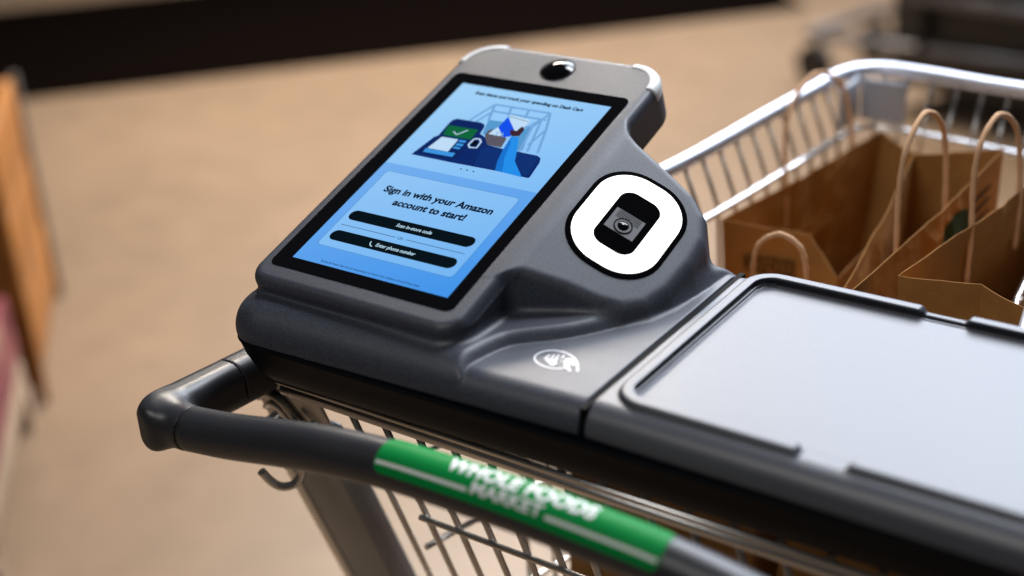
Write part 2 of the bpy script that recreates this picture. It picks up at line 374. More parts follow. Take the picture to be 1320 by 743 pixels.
def housing(x, y, z):
    # slab: open towards the lid, rounded left end
    d2 = rr2(x, y + bow(x, y), (XL + 600) / 2, 86.5, (600 - XL) / 2, 108.5, 36.)
    slab = ext(d2, z, -70., 0., RF)
    high = ext(d2, z, -70., 7., 23.)
    tr = poly2(x, y, TIER) + .9 * np.clip(z, -4, 14)
    slab = smin(slab, smax(high, tr, 3.5), .8)
    slab = smax(slab, x - 273.0, 1.2); slab = smax(slab, -20.2 - z, 2.)
    v = y * cT + (z - 22) * sT; n = -y * sT + (z - 22) * cT
    # tablet head
    rr_ = np.where(v > 140, 30., 17.)
    qx = np.abs(x - 82.) - 91. + rr_; qy = np.abs(v - 141.) - 152. + rr_
    dh = np.minimum(np.maximum(qx, qy), 0) + np.hypot(np.maximum(qx, 0), np.maximum(qy, 0)) - rr_
    hd = ext(dh, n, -38., 0., 7.5)
    ped = ext(rr2(x, y, 84., 95., 88., 96., 18.), z, -30., 60., 6.); ped = np.maximum(ped, n + 12)
    hd = smin(hd, ped, 9.)
    # scanner block
    ds = poly2(x, y, BLOCK) - 3.
    mtop = (x - 172.) * sP + n * cP
    ds = ds + np.clip(-(mtop + 20) * .10, -2, 8) * -1.0
    sb = smax(smax(smax(ds, mtop, 7.), n, 3.), -z - 15, 4)
    blk = smax(smin(sb, hd, 7.), np.maximum(n, mtop) if False else smax(n, mtop, 5.), .5)
    t_ = np.clip((x - 70.) / 80., 0, 1); t_ = t_ * t_ * (3 - 2 * t_)
    return smin(slab, hd, 3.5) * (1 - t_) + smin(slab, blk, 7.) * t_
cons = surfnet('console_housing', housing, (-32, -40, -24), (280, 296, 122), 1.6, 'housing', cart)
# white corner bumpers let into the far corners of the head
def bump_fn(side):
    def fn(x, y, z):
        v = y * cT + (z - 22) * sT; n = -y * sT + (z - 22) * cT
        qx = np.abs(x - 82.) - 91. + 30; qy = np.abs(v - 141.) - 152. + 30
        dh = np.minimum(np.maximum(qx, qy), 0) + np.hypot(np.maximum(qx, 0), np.maximum(qy, 0)) - 30
        o_ = ext(dh - .45, n, -15., .45, 6.)
        o_ = smax(o_, -(dh + 8.5), 1.5)
        cx = -9. if side < 0 else 173.
        reach = rr2(x, v, cx, 293., 33., 31., 7.)
        return smax(o_, reach, 1.5)
    return fn
for sd, (a, b) in ((-1, (-16, 32)), (1, (132, 180))):
    surfnet('corner_bumper', bump_fn(sd), (a, 240, 78), (b, 296, 118), .9, 'white', cons)
# proximity sensor dome
v = []; f = []; nr, na = 10, 36
for i in range(nr + 1):
    r = i / nr; hz = 3.6 * (1 - r ** 2.4) + .2
    if r > .62: hz = min(hz, 3.6 * (1 - r ** 2.4) + .2)
    for k in range(na): a = 2 * math.pi * k / na; v.append(head((83.5 + 13.4 * r * math.cos(a), 269 + 13.4 * r * math.sin(a), hz)))
for i in range(nr):
    for k in range(na): k2 = (k + 1) % na; f.append((i * na + k, (i + 1) * na + k, (i + 1) * na + k2, i * na + k2))
so = mesh('sensor_dome', v, f, 'glass', cons, True)
v, f = ring_vf([(83.5 + 14.3 * math.cos(2 * math.pi * k / 40), 269 + 14.3 * math.sin(2 * math.pi * k / 40)) for k in range(40)], [(83.5 + 12.9 * math.cos(2 * math.pi * k / 40), 269 + 12.9 * math.sin(2 * math.pi * k / 40)) for k in range(40)], -.5, .35)
mesh('sensor_bezel', [head(p) for p in v], f, 'gap', cons)

# ---- touchscreen
v, f = prism_vf(rrect(1.8, 161.2, 5.5, 247.6, 6), -1, .3, .2)
ts = mesh('touchscreen', [head(p) for p in v], f, 'glass', cart)
def disp_mat():
    M, N, L, b = new_mat('display_glow'); tc = N.new('ShaderNodeTexCoord'); sx = N.new('ShaderNodeSeparateXYZ'); L.new(tc.outputs['Generated'], sx.inputs[0])
    return M
def flat(name, pts, lvl, material, parent=ts):
    return mesh(name, [head((x, y, .5 + .08 * lvl)) for x, y in pts], [tuple(range(len(pts)))], material, parent)
GL = {k: glow('glow_' + k, c) for k, c in dict(panel=(.235, .53, .91), band=(.13, .40, .83), card=(.26, .56, .92), line=(.07, .22, .50), ink=(.004, .010, .030), btn=(.002, .006, .010), btntxt=(.45, .66, .80),
    navy=(.004, .022, .14), navy2=(.005, .030, .17), navy3=(.004, .018, .115), green=(.005, .13, .045), pale=(.52, .72, .93), sky=(.045, .30, .74), cage=(.17, .38, .70), shadow=(.095, .32, .62), royal=(.006, .08, .82), box=(.105, .095, .125), hand=(.045, .018, .030), sleeve=(.018, .27, .82), sleeve2=(.010, .17, .62), black=(.002, .003, .008)).items()}
def falloff_glow(k, c0, c1):  # LCD viewing-angle falloff painted into the emission: deeper blue towards bottom right
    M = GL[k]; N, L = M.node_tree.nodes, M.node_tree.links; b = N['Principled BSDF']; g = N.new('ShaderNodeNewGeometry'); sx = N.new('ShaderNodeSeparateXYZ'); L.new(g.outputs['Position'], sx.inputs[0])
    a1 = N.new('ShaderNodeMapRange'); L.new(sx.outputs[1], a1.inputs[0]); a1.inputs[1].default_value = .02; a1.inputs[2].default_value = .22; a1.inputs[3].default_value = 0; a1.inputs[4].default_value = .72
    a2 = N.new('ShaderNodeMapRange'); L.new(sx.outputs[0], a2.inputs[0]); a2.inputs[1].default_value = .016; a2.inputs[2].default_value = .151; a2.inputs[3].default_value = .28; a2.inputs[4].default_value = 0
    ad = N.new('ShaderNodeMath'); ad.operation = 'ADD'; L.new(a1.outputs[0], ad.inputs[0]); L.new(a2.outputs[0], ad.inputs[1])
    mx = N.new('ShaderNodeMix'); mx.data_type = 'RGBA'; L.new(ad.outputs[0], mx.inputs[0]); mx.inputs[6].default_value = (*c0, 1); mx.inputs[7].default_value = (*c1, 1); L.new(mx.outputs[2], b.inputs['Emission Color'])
falloff_glow('panel', (.13, .42, .90), (.36, .65, .95)); falloff_glow('band', (.055, .30, .83), (.24, .50, .88)); falloff_glow('card', (.16, .45, .89), (.37, .64, .94))
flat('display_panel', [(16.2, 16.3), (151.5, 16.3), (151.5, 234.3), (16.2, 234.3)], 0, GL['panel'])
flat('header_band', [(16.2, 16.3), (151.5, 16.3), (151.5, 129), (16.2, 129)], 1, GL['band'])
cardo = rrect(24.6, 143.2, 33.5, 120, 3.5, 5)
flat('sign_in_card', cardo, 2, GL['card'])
v, f = stroke_vf(cardo, .35, True); mesh('card_outline', [head((x, y, .74)) for x, y in v], f, GL['line'], ts)
for yc in (68.6, 45.9): flat('button', rrect(28.3, 138, yc - 5.3, yc + 5.3, 5.2, 8), 3, GL['btn'])
for xa, xb in ((29, 78.5), (87.8, 137.6)): flat('divider_line', [(xa, 56.8), (xb, 56.8), (xb, 57.25), (xa, 57.25)], 3, GL['ink'])
def txt(name, body, size, x, y, g, lvl=4, bold=.0, sx=1.0, width=None):
    v, f = text_2d(body, 1.0, 'CENTER', bold)
    xs = [p[0] for p in v]; wd_ = max(xs) - min(xs); k = size if width is None else width / wd_; c = (max(xs) + min(xs)) / 2
    return mesh(name, [head((x + (p[0] - c) * k, y + p[1] * size, .5 + .08 * lvl)) for p in v], f, GL[g], ts)
txt('heading_text', 'Scan items and track your spending on Dash Cart', 5.0, 84, 223.3, 'ink', 3, .05, width=98)
txt('sign_in_text', 'Sign in with your Amazon', 9.4, 84.2, 98.4, 'ink', 4, .04, width=96)
txt('sign_in_text', 'account to start!', 9.4, 84.5, 86.8, 'ink', 4, .04, width=63.5)
txt('button_text', 'Scan in-store code', 4.7, 86.8, 67.0, 'btntxt', 5, .025, width=31)
txt('button_text', 'Enter phone number', 4.7, 86.8, 44.3, 'btntxt', 5, .025, width=34)
txt('divider_text', 'Or', 4.2, 83.2, 55.5, 'ink', 4)
txt('footer_text', 'By using the Amazon Dash Cart, you are agreeing to our Terms of Use, Conditions of Use and Privacy Notice', 2.6, 83.5, 18.6, 'ink', 3, .01, width=86)
v, f = stroke_vf(catmull([(63.9, 47.8, 0), (64.2, 45.6, 0), (65.6, 43.9, 0), (67.6, 43.2, 0)], 4) and [(63.9, 47.8), (64.1, 46.2), (64.9, 44.8), (66.0, 43.8), (67.6, 43.3)], .9); mesh('phone_icon', [head((x, y, .9)) for x, y in v], f, GL['btntxt'], ts)
ILLO={
 'shadow_a':[(66.1, 195.9), (80.2, 196.9), (79.7, 186.3), (78.8, 178.6), (71.5, 179.1)],
 'shadow_b':[(97.0, 196.4), (103.7, 196.8), (108.9, 183.6), (113.5, 170.2), (110.6, 167.3), (103.6, 176.7)],
 'body':[(30.9, 142.2), (35.8, 166.0), (38.0, 168.5), (37.0, 184.3), (37.6, 188.6), (40.2, 190.8), (62.4, 191.2), (66.7, 189.6), (68.6, 185.9), (69.7, 178.6), (75.2, 176.3), (78.7, 173.9), (84.5, 168.0), (96.2, 167.0), (111.1, 166.9), (128.5, 166.5), (132.4, 164.5), (134.5, 159.8), (136.6, 142.9), (135.8, 141.6), (107.0, 142.5), (84.5, 142.2), (68.9, 141.9)],
 'panel':[(31.7, 144.6), (37.9, 165.0), (39.6, 167.0), (38.3, 183.3), (39.1, 187.2), (41.3, 188.9), (62.4, 189.3), (65.8, 187.8), (66.8, 184.7), (67.6, 177.7), (69.8, 164.1), (70.2, 147.7), (68.1, 146.0), (61.4, 144.9)],
 'top_face':[(81.9, 161.8), (85.3, 166.7), (111.8, 165.8), (128.6, 165.3), (130.8, 163.7), (134.2, 143.3), (106.8, 143.7), (87.6, 143.4)],
 'green':[(38.5, 181.6), (65.8, 182.5), (66.9, 170.0), (41.3, 169.7)],
 'card':[(42.1, 167.3), (57.1, 167.8), (57.9, 152.4), (39.0, 152.2)],
 'strip':[(38.0, 151.6), (64.9, 152.4), (65.1, 147.7), (38.4, 147.2)],
 'bar_a':[(58.4, 167.8), (64.5, 167.9), (64.9, 165.4), (58.7, 165.0)],
 'bar_b':[(58.8, 163.6), (64.9, 163.7), (65.1, 160.8), (59.0, 160.7)],
 'bar_c':[(59.0, 159.4), (64.9, 159.4), (65.0, 157.3), (59.0, 157.1)],
 'carton_w':[(79.7, 205.9), (99.4, 203.6), (99.8, 192.0), (96.3, 187.4), (86.6, 194.7)],
 'carton_w2':[(80.0, 191.1), (88.1, 184.7), (87.3, 179.8), (76.6, 179.9), (77.4, 184.8)],
 'carton_b':[(79.6, 202.8), (93.5, 189.7), (95.5, 181.6), (90.3, 179.1), (79.6, 189.1)],
 'box':[(74.4, 178.0), (74.0, 183.9), (76.4, 186.4), (81.8, 182.1), (89.8, 182.0), (94.0, 177.9), (95.9, 167.7), (83.1, 168.0)],
 'box_face':[(75.5, 177.1), (94.0, 176.7), (95.7, 168.0), (83.1, 168.4)],
 'tag':[(82.8, 180.9), (87.8, 181.1), (88.1, 178.9), (83.2, 178.8)],
 'hand':[(90.6, 188.9), (93.5, 188.9), (96.4, 188.5), (97.1, 193.6), (98.7, 194.7), (101.8, 190.7), (101.8, 183.2), (96.4, 181.8), (93.1, 184.7)],
 'sleeve':[(96.0, 181.7), (102.0, 182.9), (110.2, 167.5), (115.5, 156.0), (131.0, 141.0), (107.0, 142.5), (102.4, 152.8), (99.2, 164.6)],
 'sleeve_dark':[(99.2, 164.6), (97.2, 175.0), (96.0, 181.7), (101.0, 172.3), (105.7, 157.3), (113.4, 142.5), (107.0, 142.5), (102.4, 152.8)],
}
STROKES={
 'cage':[[(59.9, 214.7), (109.7, 215.3)], [(59.9, 214.7), (51.4, 191.5)], [(63.5, 206.5), (57.4, 190.7)], [(62.5, 206.7), (111.4, 206.7)], [(59.9, 214.7), (66.5, 195.3)], [(75.5, 214.6), (78.3, 204.4)], [(90.9, 214.5), (93.6, 205.0)], [(109.7, 215.3), (117.4, 196.9), (126.8, 169.3)], [(109.7, 215.3), (105.3, 195.7), (112.2, 167.1)], [(107.7, 205.3), (118.2, 168.8)], [(117.9, 197.1), (114.4, 175.9)], [(106.4, 205.4), (98.8, 188.4)]],
 'carton_line':[[(80.7, 203.5), (99.2, 201.3)]],
 'check':[[(47.7, 175.2), (52.2, 172.6), (57.9, 179.7)]],
 'ring':[[(69.2, 171.7), (73.5, 172.5), (76.7, 169.6), (77.5, 162.4), (71.7, 161.3), (68.9, 164.2), (69.2, 171.7)]],
 'bag_handle':[[(83.9, 178.6), (82.5, 183.1), (87.6, 183.3), (89.9, 179.0)]],
}
DOTS= [(80.2, 137.3), (85.6, 137.3), (91.3, 137.3)]
RINGIN= [(70.2, 169.4), (73.4, 170.2), (74.7, 169.1), (75.2, 164.0), (72.0, 163.6), (70.5, 165.0)]
SYM= {'oval': [(250.2, 14.7), (246.9, 19.7), (242.7, 25.0), (238.3, 28.7), (233.0, 30.8), (227.9, 31.4), (223.3, 30.6), (219.6, 28.3), (217.2, 25.4), (216.0, 21.2), (216.7, 17.1), (219.2, 13.8), (223.5, 11.2), (227.7, 10.1), (232.6, 9.8), (237.1, 11.2), (240.3, 13.9)], 'w1': [(223.2, 18.4), (223.5, 24.0)], 'w2': [(227.1, 19.4), (226.1, 25.4)], 'w3': [(229.6, 20.4), (228.7, 26.9)], 'w4': [(232.7, 17.9), (232.5, 23.1), (231.7, 28.2)]}
SYMF= {'palm': [(222.9, 18.2), (224.8, 20.4), (227.7, 20.9), (230.0, 22.1), (232.0, 24.4), (234.5, 21.5), (233.8, 16.2), (232.9, 13.4), (231.1, 13.2)], 'handp': [(235.7, 21.1), (234.6, 24.7), (236.3, 26.8), (238.8, 26.6), (241.9, 26.0), (244.6, 19.9), (243.4, 19.3), (240.4, 21.4), (241.4, 18.9), (246.6, 12.7), (245.8, 11.9), (242.6, 13.9), (240.1, 14.3), (238.5, 17.3)]}

for nm_, g_, lv in (('shadow_a', 'shadow', 2), ('shadow_b', 'shadow', 2), ('body', 'navy', 4), ('top_face', 'navy2', 5), ('panel', 'navy3', 5), ('green', 'green', 6), ('card', 'pale', 6), ('strip', 'sky', 6), ('bar_a', 'sky', 6), ('bar_b', 'sky', 6), ('bar_c', 'sky', 6), ('carton_w', 'pale', 5), ('carton_w2', 'pale', 6), ('carton_b', 'royal', 7), ('box', 'box', 5), ('box_face', 'box', 8), ('hand', 'hand', 8), ('sleeve', 'sleeve', 7), ('sleeve_dark', 'sleeve2', 8)):
    flat('illustration', ILLO[nm_], lv, GL[g_])
for nm_, g_, lv, wd_ in (('cage', 'cage', 3, 2.1), ('carton_line', 'navy', 6, .5), ('check', 'pale', 7, 1.1), ('ring', 'pale', 7, 1.5), ('bag_handle', 'cage', 9, 1.0)):
    V_, F_ = [], []
    for s_ in STROKES[nm_]:
        v, f = stroke_vf(s_, wd_, False); k = len(V_); V_ += v; F_ += [tuple(i + k for i in q) for q in f]
    mesh('illustration', [head((x, y, .5 + .08 * lv)) for x, y in V_], F_, GL[g_], ts)
flat('illustration', RINGIN, 8, GL['black'])
for x, y in DOTS: flat('page_dot', [(x + .75 * math.cos(k * math.pi / 5), y + .75 * math.sin(k * math.pi / 5)) for k in range(10)], 3, GL['ink'])

# ---- item scanner
C = (46.0, 139.5); SK = 1.09
def scan_k(p): return scan((C[0] + (p[0] - C[0]) * SK, C[1] + (p[1] - C[1]) * SK, p[2]))
v, f = prism_vf(rrect(C[0] - 32.9, C[0] + 32.9, C[1] - 42.8, C[1] + 42.8, 28.6, 12), -6, .6, .3)
scn = mesh('item_scanner', [scan_k(p) for p in v], f, 'trim', cart)
v, f = ring_vf(rrect(C[0] - 29.6, C[0] + 29.6, C[1] - 38.8, C[1] + 38.8, 25.5, 12), rrect(C[0] - 14.4, C[0] + 14.4, C[1] - 25, C[1] + 25, 9, 12), .5, 1.3)
mesh('light_ring', [scan_k(p) for p in v], f, 'ring_light', scn)
v, f = prism_vf(rrect(C[0] - 14.2, C[0] + 14.2, C[1] - 24.8, C[1] + 24.8, 8.8, 10), .5, .8); mesh('scanner_window', [scan_k(p) for p in v], f, 'trim', scn)
cxx, cyy = C[0] - .8, C[1] - 2.2
v, f = prism_vf([(cxx - 10.4, cyy - 8.6), (cxx + 10.4, cyy - 8.6), (cxx + 10.4, cyy + 9.4), (cxx - 10.4, cyy + 9.4)], .7, 1.1); mesh('camera_module', [scan_k(p) for p in v], f, 'lens_body', scn)
for k in range(6):
    y_ = cyy + 8.6 - 1.15 * k; hw = 8.2
    v, f = prism_vf([(cxx - hw, y_ - .22), (cxx + hw, y_ - .22), (cxx + hw, y_ + .22), (cxx - hw, y_ + .22)], .85, 1.15); mesh('module_rib', [scan_k(p) for p in v], f, 'gap', scn)
def disc(n, r, k=28): return [(cxx + r * math.cos(2 * math.pi * i / k), cyy - 1.8 + r * math.sin(2 * math.pi * i / k)) for i in range(k)]
v, f = ring_vf(disc(0, 6.2), disc(0, 5.3), .9, 1.5); mesh('lens_ring', [scan_k(p) for p in v], f, 'gap', scn)
v, f = ring_vf(disc(0, 5.3), disc(0, 3.9), .8, 1.35); mesh('lens_ring', [scan_k(p) for p in v], f, 'lens_body', scn)
v = [scan_k((cxx, cyy - 1.8, 2.4))]; f = []
for i in range(1, 6):
    r = i / 5
    for k in range(24): v.append(scan_k((cxx + 3.9 * r * math.cos(k * math.pi / 12), cyy - 1.8 + 3.9 * r * math.sin(k * math.pi / 12), .9 + 1.5 * (1 - r * r))))
for k in range(24): f.append((0, 1 + k, 1 + (k + 1) % 24))
for i in range(4):
    for k in range(24): a = 1 + i * 24; f.append((a + k, a + 24 + k, a + 24 + (k + 1) % 24, a + (k + 1) % 24))
mesh('camera_lens', v, f, 'glass', scn, True)

# ---- contactless mark on the payment pad
V_, F_ = [], []
for nm_, q in SYM.items():
    Q = q if nm_ != 'oval' else [tuple(p[:2]) for p in catmull([(x, y, 0) for x, y in q], 5)]
    v, f = stroke_vf(Q, 1.5 if nm_ == 'oval' else 1.5); k = len(V_); V_ += v; F_ += [tuple(i + k for i in g) for g in f]
for q in SYMF.values():
    k = len(V_); V_ += q; F_.append(tuple(range(k, k + len(q))))
mesh('contactless_symbol', [(x, y, .35) for x, y in V_], F_, 'silver_print', cons)

# ---- grey lid with raised broken rim
LX0, LX1 = 277.0, 566.
def lid(x, y, z):
    d2 = rr2(x, y, (LX0 - 300 + LX1) / 2, 86.5, (LX1 - LX0 + 300) / 2, 108.5, 30.)
    sl = ext(d2, z, -60., 0., RF); sl = smax(sl, LX0 - x, 1.2); sl = smax(sl, -20.2 - z, 2.)
    ro = rr2(x, y, (284. + 558) / 2, 93.5, (558 - 284.) / 2, 101., 22.)
    rim = smax(smax(ro, z - 4.2, 3.2), -(ro + 7.0) - .8 * (z + 2) + 2., 2.5); rim = np.maximum(rim, -z - 6)
    gap = smax(np.abs(x - 419.5) - 12. - .7 * np.clip(z + 2, -4, 8), -z - .6, 1.5)
    rim = smax(rim, -gap, 1.5)
    pan = np.maximum(ro + 10.5, -z - 1.8)            # tray floor 1.8 mm below
    sl = smax(sl, -np.maximum(pan, 0 * z - 50), 2.)
    return smin(sl, rim, 1.6)
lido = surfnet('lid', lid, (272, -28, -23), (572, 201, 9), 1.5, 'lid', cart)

# ---- black lower tray (loft)
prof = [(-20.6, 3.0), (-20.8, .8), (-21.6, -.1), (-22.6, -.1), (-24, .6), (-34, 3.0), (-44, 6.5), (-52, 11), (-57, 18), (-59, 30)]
n = 40; v = []; f = []
for z_, ins_ in prof:
    v += [(x, y - float(bow(x, y)), z_) for x, y in rrect(XL + ins_, 566 - ins_, -22 + ins_, 195 - ins_, 36 - ins_ * .4, 9)]
n = len(v) // len(prof)
for i in range(len(prof) - 1):
    for k in range(n): k2 = (k + 1) % n; f.append((i * n + k2, i * n + k, (i + 1) * n + k, (i + 1) * n + k2))
f.append(tuple(range(n))); f.append(tuple(range((len(prof) - 1) * n, len(prof) * n))[::-1])
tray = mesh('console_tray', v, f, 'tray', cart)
for p in tray.data.polygons: p.use_smooth = len(p.vertices) == 4
# black strip added for the shade in the groove between housing and lid
box('groove_shade_strip', (275, 86, -11), (1.95, 106, 9.9), 'gap', cart)

# ---- handle: elbows, bar, green label
HC = 272.
half = [(8, -90, -59), (45, -89, -54), (90, -88, -45.5), (130, -87.5, -38.5), (165, -87, -34.5), (200, -87, -32), (HC, -87, -30.5)]
hp = half + [(2 * HC - x, y, z) for x, y, z in half[-2::-1]]
path = catmull(hp, 8); RB = 15.4
bar = tube('handle_bar', path, RB, 'handle', cart, 40)
PA = np.array(path)
def bar_c(x): return np.array([x, np.interp(x, PA[:, 0], PA[:, 1]), np.interp(x, PA[:, 0], PA[:, 2])])
def on_bar(x, s, lift):            # s: arc length in mm from the top line, positive towards the pusher
    a = s / RB; return tuple(bar_c(x) + (RB + lift) * np.array([0, -math.sin(a), math.cos(a)]))
sa, sb = math.radians(-36) * RB, math.radians(76) * RB
out = rrect(179, 371, sa, sb, 6, 6)
# label as a fine curved sheet: clip columns of the rounded rectangle
v = []; f = []; nx_, ns_ = 120, 14
xs = np.concatenate([np.linspace(179, 185, 9), np.linspace(186, 364, 60), np.linspace(365, 371, 9)])
for x in xs:
    e = min(x - 179, 371 - x); cut = 0 if e >= 6 else 6 - math.sqrt(max(0, 36 - (6 - e) ** 2))
    for k in range(ns_ + 1): v.append(on_bar(x, sa + cut + (sb - sa - 2 * cut) * k / ns_, .45))
for i in range(len(xs) - 1):
    for k in range(ns_): a = i * (ns_ + 1) + k; f.append((a, a + ns_ + 1, a + ns_ + 2, a + 1))
lab = mesh('handle_label', v, f, 'green', bar, True)
st = math.radians(52) * RB
def wrap(name, v2, f2, lift): return mesh(name, [on_bar(x, s, lift) for x, s in v2], f2, 'print', bar)
for xa, xb in ((180, 247), (300, 369.5)):
    q = []; g = []; X_ = np.linspace(xa, xb, 24)
    for x in X_:
        for k in range(3): q.append((x, st - 1.1 + 1.1 * k))
    for i in range(23):
        for k in range(2): a = 3 * i + k; g.append((a, a + 3, a + 4, a + 1))
    wrap('label_stripe', q, g, .6)
def label_text(name, body, width, height, cx, s0, bold):
    v2, f2 = text_2d(body, 1.0, 'CENTER', bold, 1.02); xs_ = [p[0] for p in v2]; ys_ = [p[1] for p in v2]; k = width / (max(xs_) - min(xs_)); c = (max(xs_) + min(xs_)) / 2; ky = height / (max(ys_) - min(ys_))
    v2, f2 = slice_y(v2, f2, .11)
    return mesh(name, [on_bar(cx + (p[0] - c) * k, s0 - (p[1] - min(ys_)) * ky, .65) for p in v2], f2, 'print', bar)
label_text('label_text', 'WHOLE FOODS', 100, 11, 277, 6.6, .04)
label_text('label_text', 'MARKET', 48, 7.2, 273.5, 15.2, .03)
def elbow_fn(mir):
    def fn(x, y, z):
        X_ = (2 * HC - x) if mir else x
        zz = z + (y + 90) * .08; arm = np.maximum(ext(rr2(X_, zz, -26., -62., 16.5, 18.5, 14.), y, -112., 40., 9.), y + 22.)
        ax = np.clip(X_, -30, 30); e = np.hypot(y + 90, z + 60 - (ax + 24) * .03)
        br = np.maximum(e - 15.8, np.maximum(X_ - 6.6, -26 - X_))
        # round the outer corner in plan
        rc = rr2(X_, y, 40., -10., 84., 102., 36.)
        return smax(smin(arm, br, 11.), rc, 13.)
    return fn
for mir in (False, True):
    lo, hi = ((-48, -116, -94), (12, -16, -38)) if not mir else ((2 * HC - 12, -116, -94), (2 * HC + 48, -16, -38))
    surfnet('handle_elbow', elbow_fn(mir), lo, hi, 1.6, 'handle', cart)
def arm_fn(mir):
    def fn(x, y, z):
        X_ = (2 * HC - x) if mir else x
        zz = z + (y + 90) * .08; return ext(rr2(X_, zz, -26., -62., 16.3, 18.3, 13.8), y, -20.9, 90., 1.)
    return fn
for mir in (False, True):
    lo, hi = ((-46, -24, -98), (-6, 94, -38)) if not mir else ((2 * HC + 6, -24, -98), (2 * HC + 46, 94, -38))
    surfnet('handle_arm', arm_fn(mir), lo, hi, 2.0, 'handle', cart)

# ---- steel bracket, post, hook, rails
LE = math.radians(20); D = np.array([0, math.sin(LE), -math.cos(LE)]); G0 = np.array([0, 2., -62.]); GN = np.array([0, -math.cos(LE), -math.sin(LE)])
def gp(x, s, nrm=0): return tuple(np.array([x, 0, 0]) + G0 + D * s + GN * nrm)     # on the leaning rear wall: s down, nrm towards the pusher
for sg in (1, -1):
    mx = (lambda x: x) if sg > 0 else (lambda x: 2 * HC - x)
    pl_c = (np.array(gp(mx(-8), 58, -2)))
    br = box('bracket_plate', pl_c, (34, 1.6, 56), 'steel', cart, [(1, 0, 0), tuple(GN), tuple(-D)], bev=.001)
    arch = [gp(mx(x), s, 1.5) for x, s in ((-38, 40), (-30, 33), (-22, 31), (-14, 36), (-9, 48), (-4, 66), (-1, 92))]
    tube('pressed_rib', catmull(arch, 5), 3.4, 'steel', br, 10)
    arch = [gp(mx(x), s, 1.0) for x, s in ((-38, 52), (-28, 45), (-22, 50), (-16, 70), (-12, 92))]
    tube('pressed_rib', catmull(arch, 5), 2.4, 'chrome', br, 10)
    for x, s in ((-33, 18), (12, 18), (10, 60)):
        tube('bolt', [gp(mx(x), s, -1), gp(mx(x), s, 3.0)], 4.2, 'chrome', br, 14); tube('washer', [gp(mx(x), s, -1), gp(mx(x), s, 1.2)], 7.0, 'steel', br, 18)
    tube('end_clamp', [gp(mx(22), 8, 2), gp(mx(30), 6, 7)], 4.5, 'chrome', br, 12)
    post = box('post', gp(mx(-10), 470, -6), (27, 12, 400), 'post_grey', cart, [(1, 0, 0), tuple(GN), tuple(-D)], bev=.003)
    box('post_edge', gp(mx(-43), 470, -5), (5.2, 12.5, 400), 'chrome', cart, [(1, 0, 0), tuple(GN), tuple(-D)], bev=.002)
hk = [(-4, 20, -110), (-4, 16, -144), (-5, 13, -158), (-9, 8, -168), (-15, 2, -171), (-22, -5, -169), (-28, -11, -161), (-33, -16, -150)]
hk = [(-2 + (x + 4) * .72, 10 + (y - 10) * .72, -146 + (z + 146) * .80) if z < -144 else (-2, 12, z) for x, y, z in hk]
tube('bag_hook', catmull(hk, 6), 3.4, 'chrome', cart, 14)
tube('rear_rail', [(8, -3, -71), (540, -3, -71)], 4.6, 'chrome', cart, 16)
tube('rear_rail', [(8, -8, -62.5), (540, -8, -62.5)], 2.4, 'chrome', cart, 12)

# ---- wire basket
BD = 390                                        # depth along the lean
def wire(P, r=2.0, material='chrome', sides=8): return tube('basket_wire', P, r, material, cart, sides)
wm = None
for i in range(15):                             # rear wall, shared mesh
    x = 59 + 30.4 * i
    if wm is None: wm = wire([gp(0, 2), gp(0, BD)], 2.5); wm.location.x += x / 1000
    else:
        c = wm.copy(); COL.objects.link(c); c.parent = cart; c.location = wm.location.copy(); c.location.x += (x - 59) / 1000
for s, r in ((128, 2.4), (250, 2.4), (BD, 3)): wire([gp(86 if s == 128 else 52, s, 3.6), gp(492, s, 3.6)], r)
def rimx(y): return float(np.interp(y, [5, 395, 700], [45, 110, 135]))
def side_pt(y, z, sg):                          # wall leans inwards as it goes down
    dz = -20 - z; inset = .36 * min(dz, 50) + .04 * max(0, dz - 50); x = rimx(y) + inset * min(1, max(0, (y - 60) / 340))
    return (x, y, z) if sg < 0 else (2 * HC - x, y, z)
def front_pt(x, z):
    dz = -20 - z; return (x, 737 - .09 * (x - 176) - .55 * min(dz, 50) - .03 * max(0, dz - 50), z)
for sg in (-1, 1):
    for i in range(19):
        y = 180 + 28.5 * i
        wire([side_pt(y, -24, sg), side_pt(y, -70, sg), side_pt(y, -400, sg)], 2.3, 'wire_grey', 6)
    for z, r in ((-72, 3.4), (-155, 2.4), (-240, 2.6), (-330, 2.4), (-402, 3)):
        y0 = 5 + (-z - 62) * .36 if z < -62 else 5
        a = [side_pt(y, z, sg) for y in np.linspace(y0 + 4, 655 if z == -72 else 640, 8)]
        wire([tuple(np.array(p) + np.array([(4.5 if sg < 0 else -4.5), 0, 0])) for p in a], r, 'highlit_wire' if z == -72 else 'chrome', 10)
for i in range(9): x = 170 + 26 * i; wire([front_pt(x, -24), front_pt(x, -70), front_pt(x, -400)], 2.0, 'chrome', 6)
for z, r in ((-72, 3.4), (-155, 2.4), (-240, 2.6), (-402, 3)):
    q = side_pt(655, z, -1); q2 = side_pt(655, z, 1); fl_ = front_pt(190, z); fr_ = front_pt(2 * HC - 190, z)
    P_ = [(q[0] + 4.5, q[1], z), (q[0] + 9, (q[1] * .4 + fl_[1] * .6), z), (q[0] + 26, fl_[1] - 5, z), (fl_[0] + 20, fl_[1] - 5, z), (272, front_pt(272, z)[1] - 5, z), (fr_[0] - 20, fr_[1] - 5, z), (q2[0] - 26, fr_[1] - 5, z), (q2[0] - 9, (q2[1] * .4 + fr_[1] * .6), z), (q2[0] - 4.5, q2[1], z)]
    wire(catmull(P_, 6), r, 'highlit_wire' if z == -72 else 'chrome', 10)
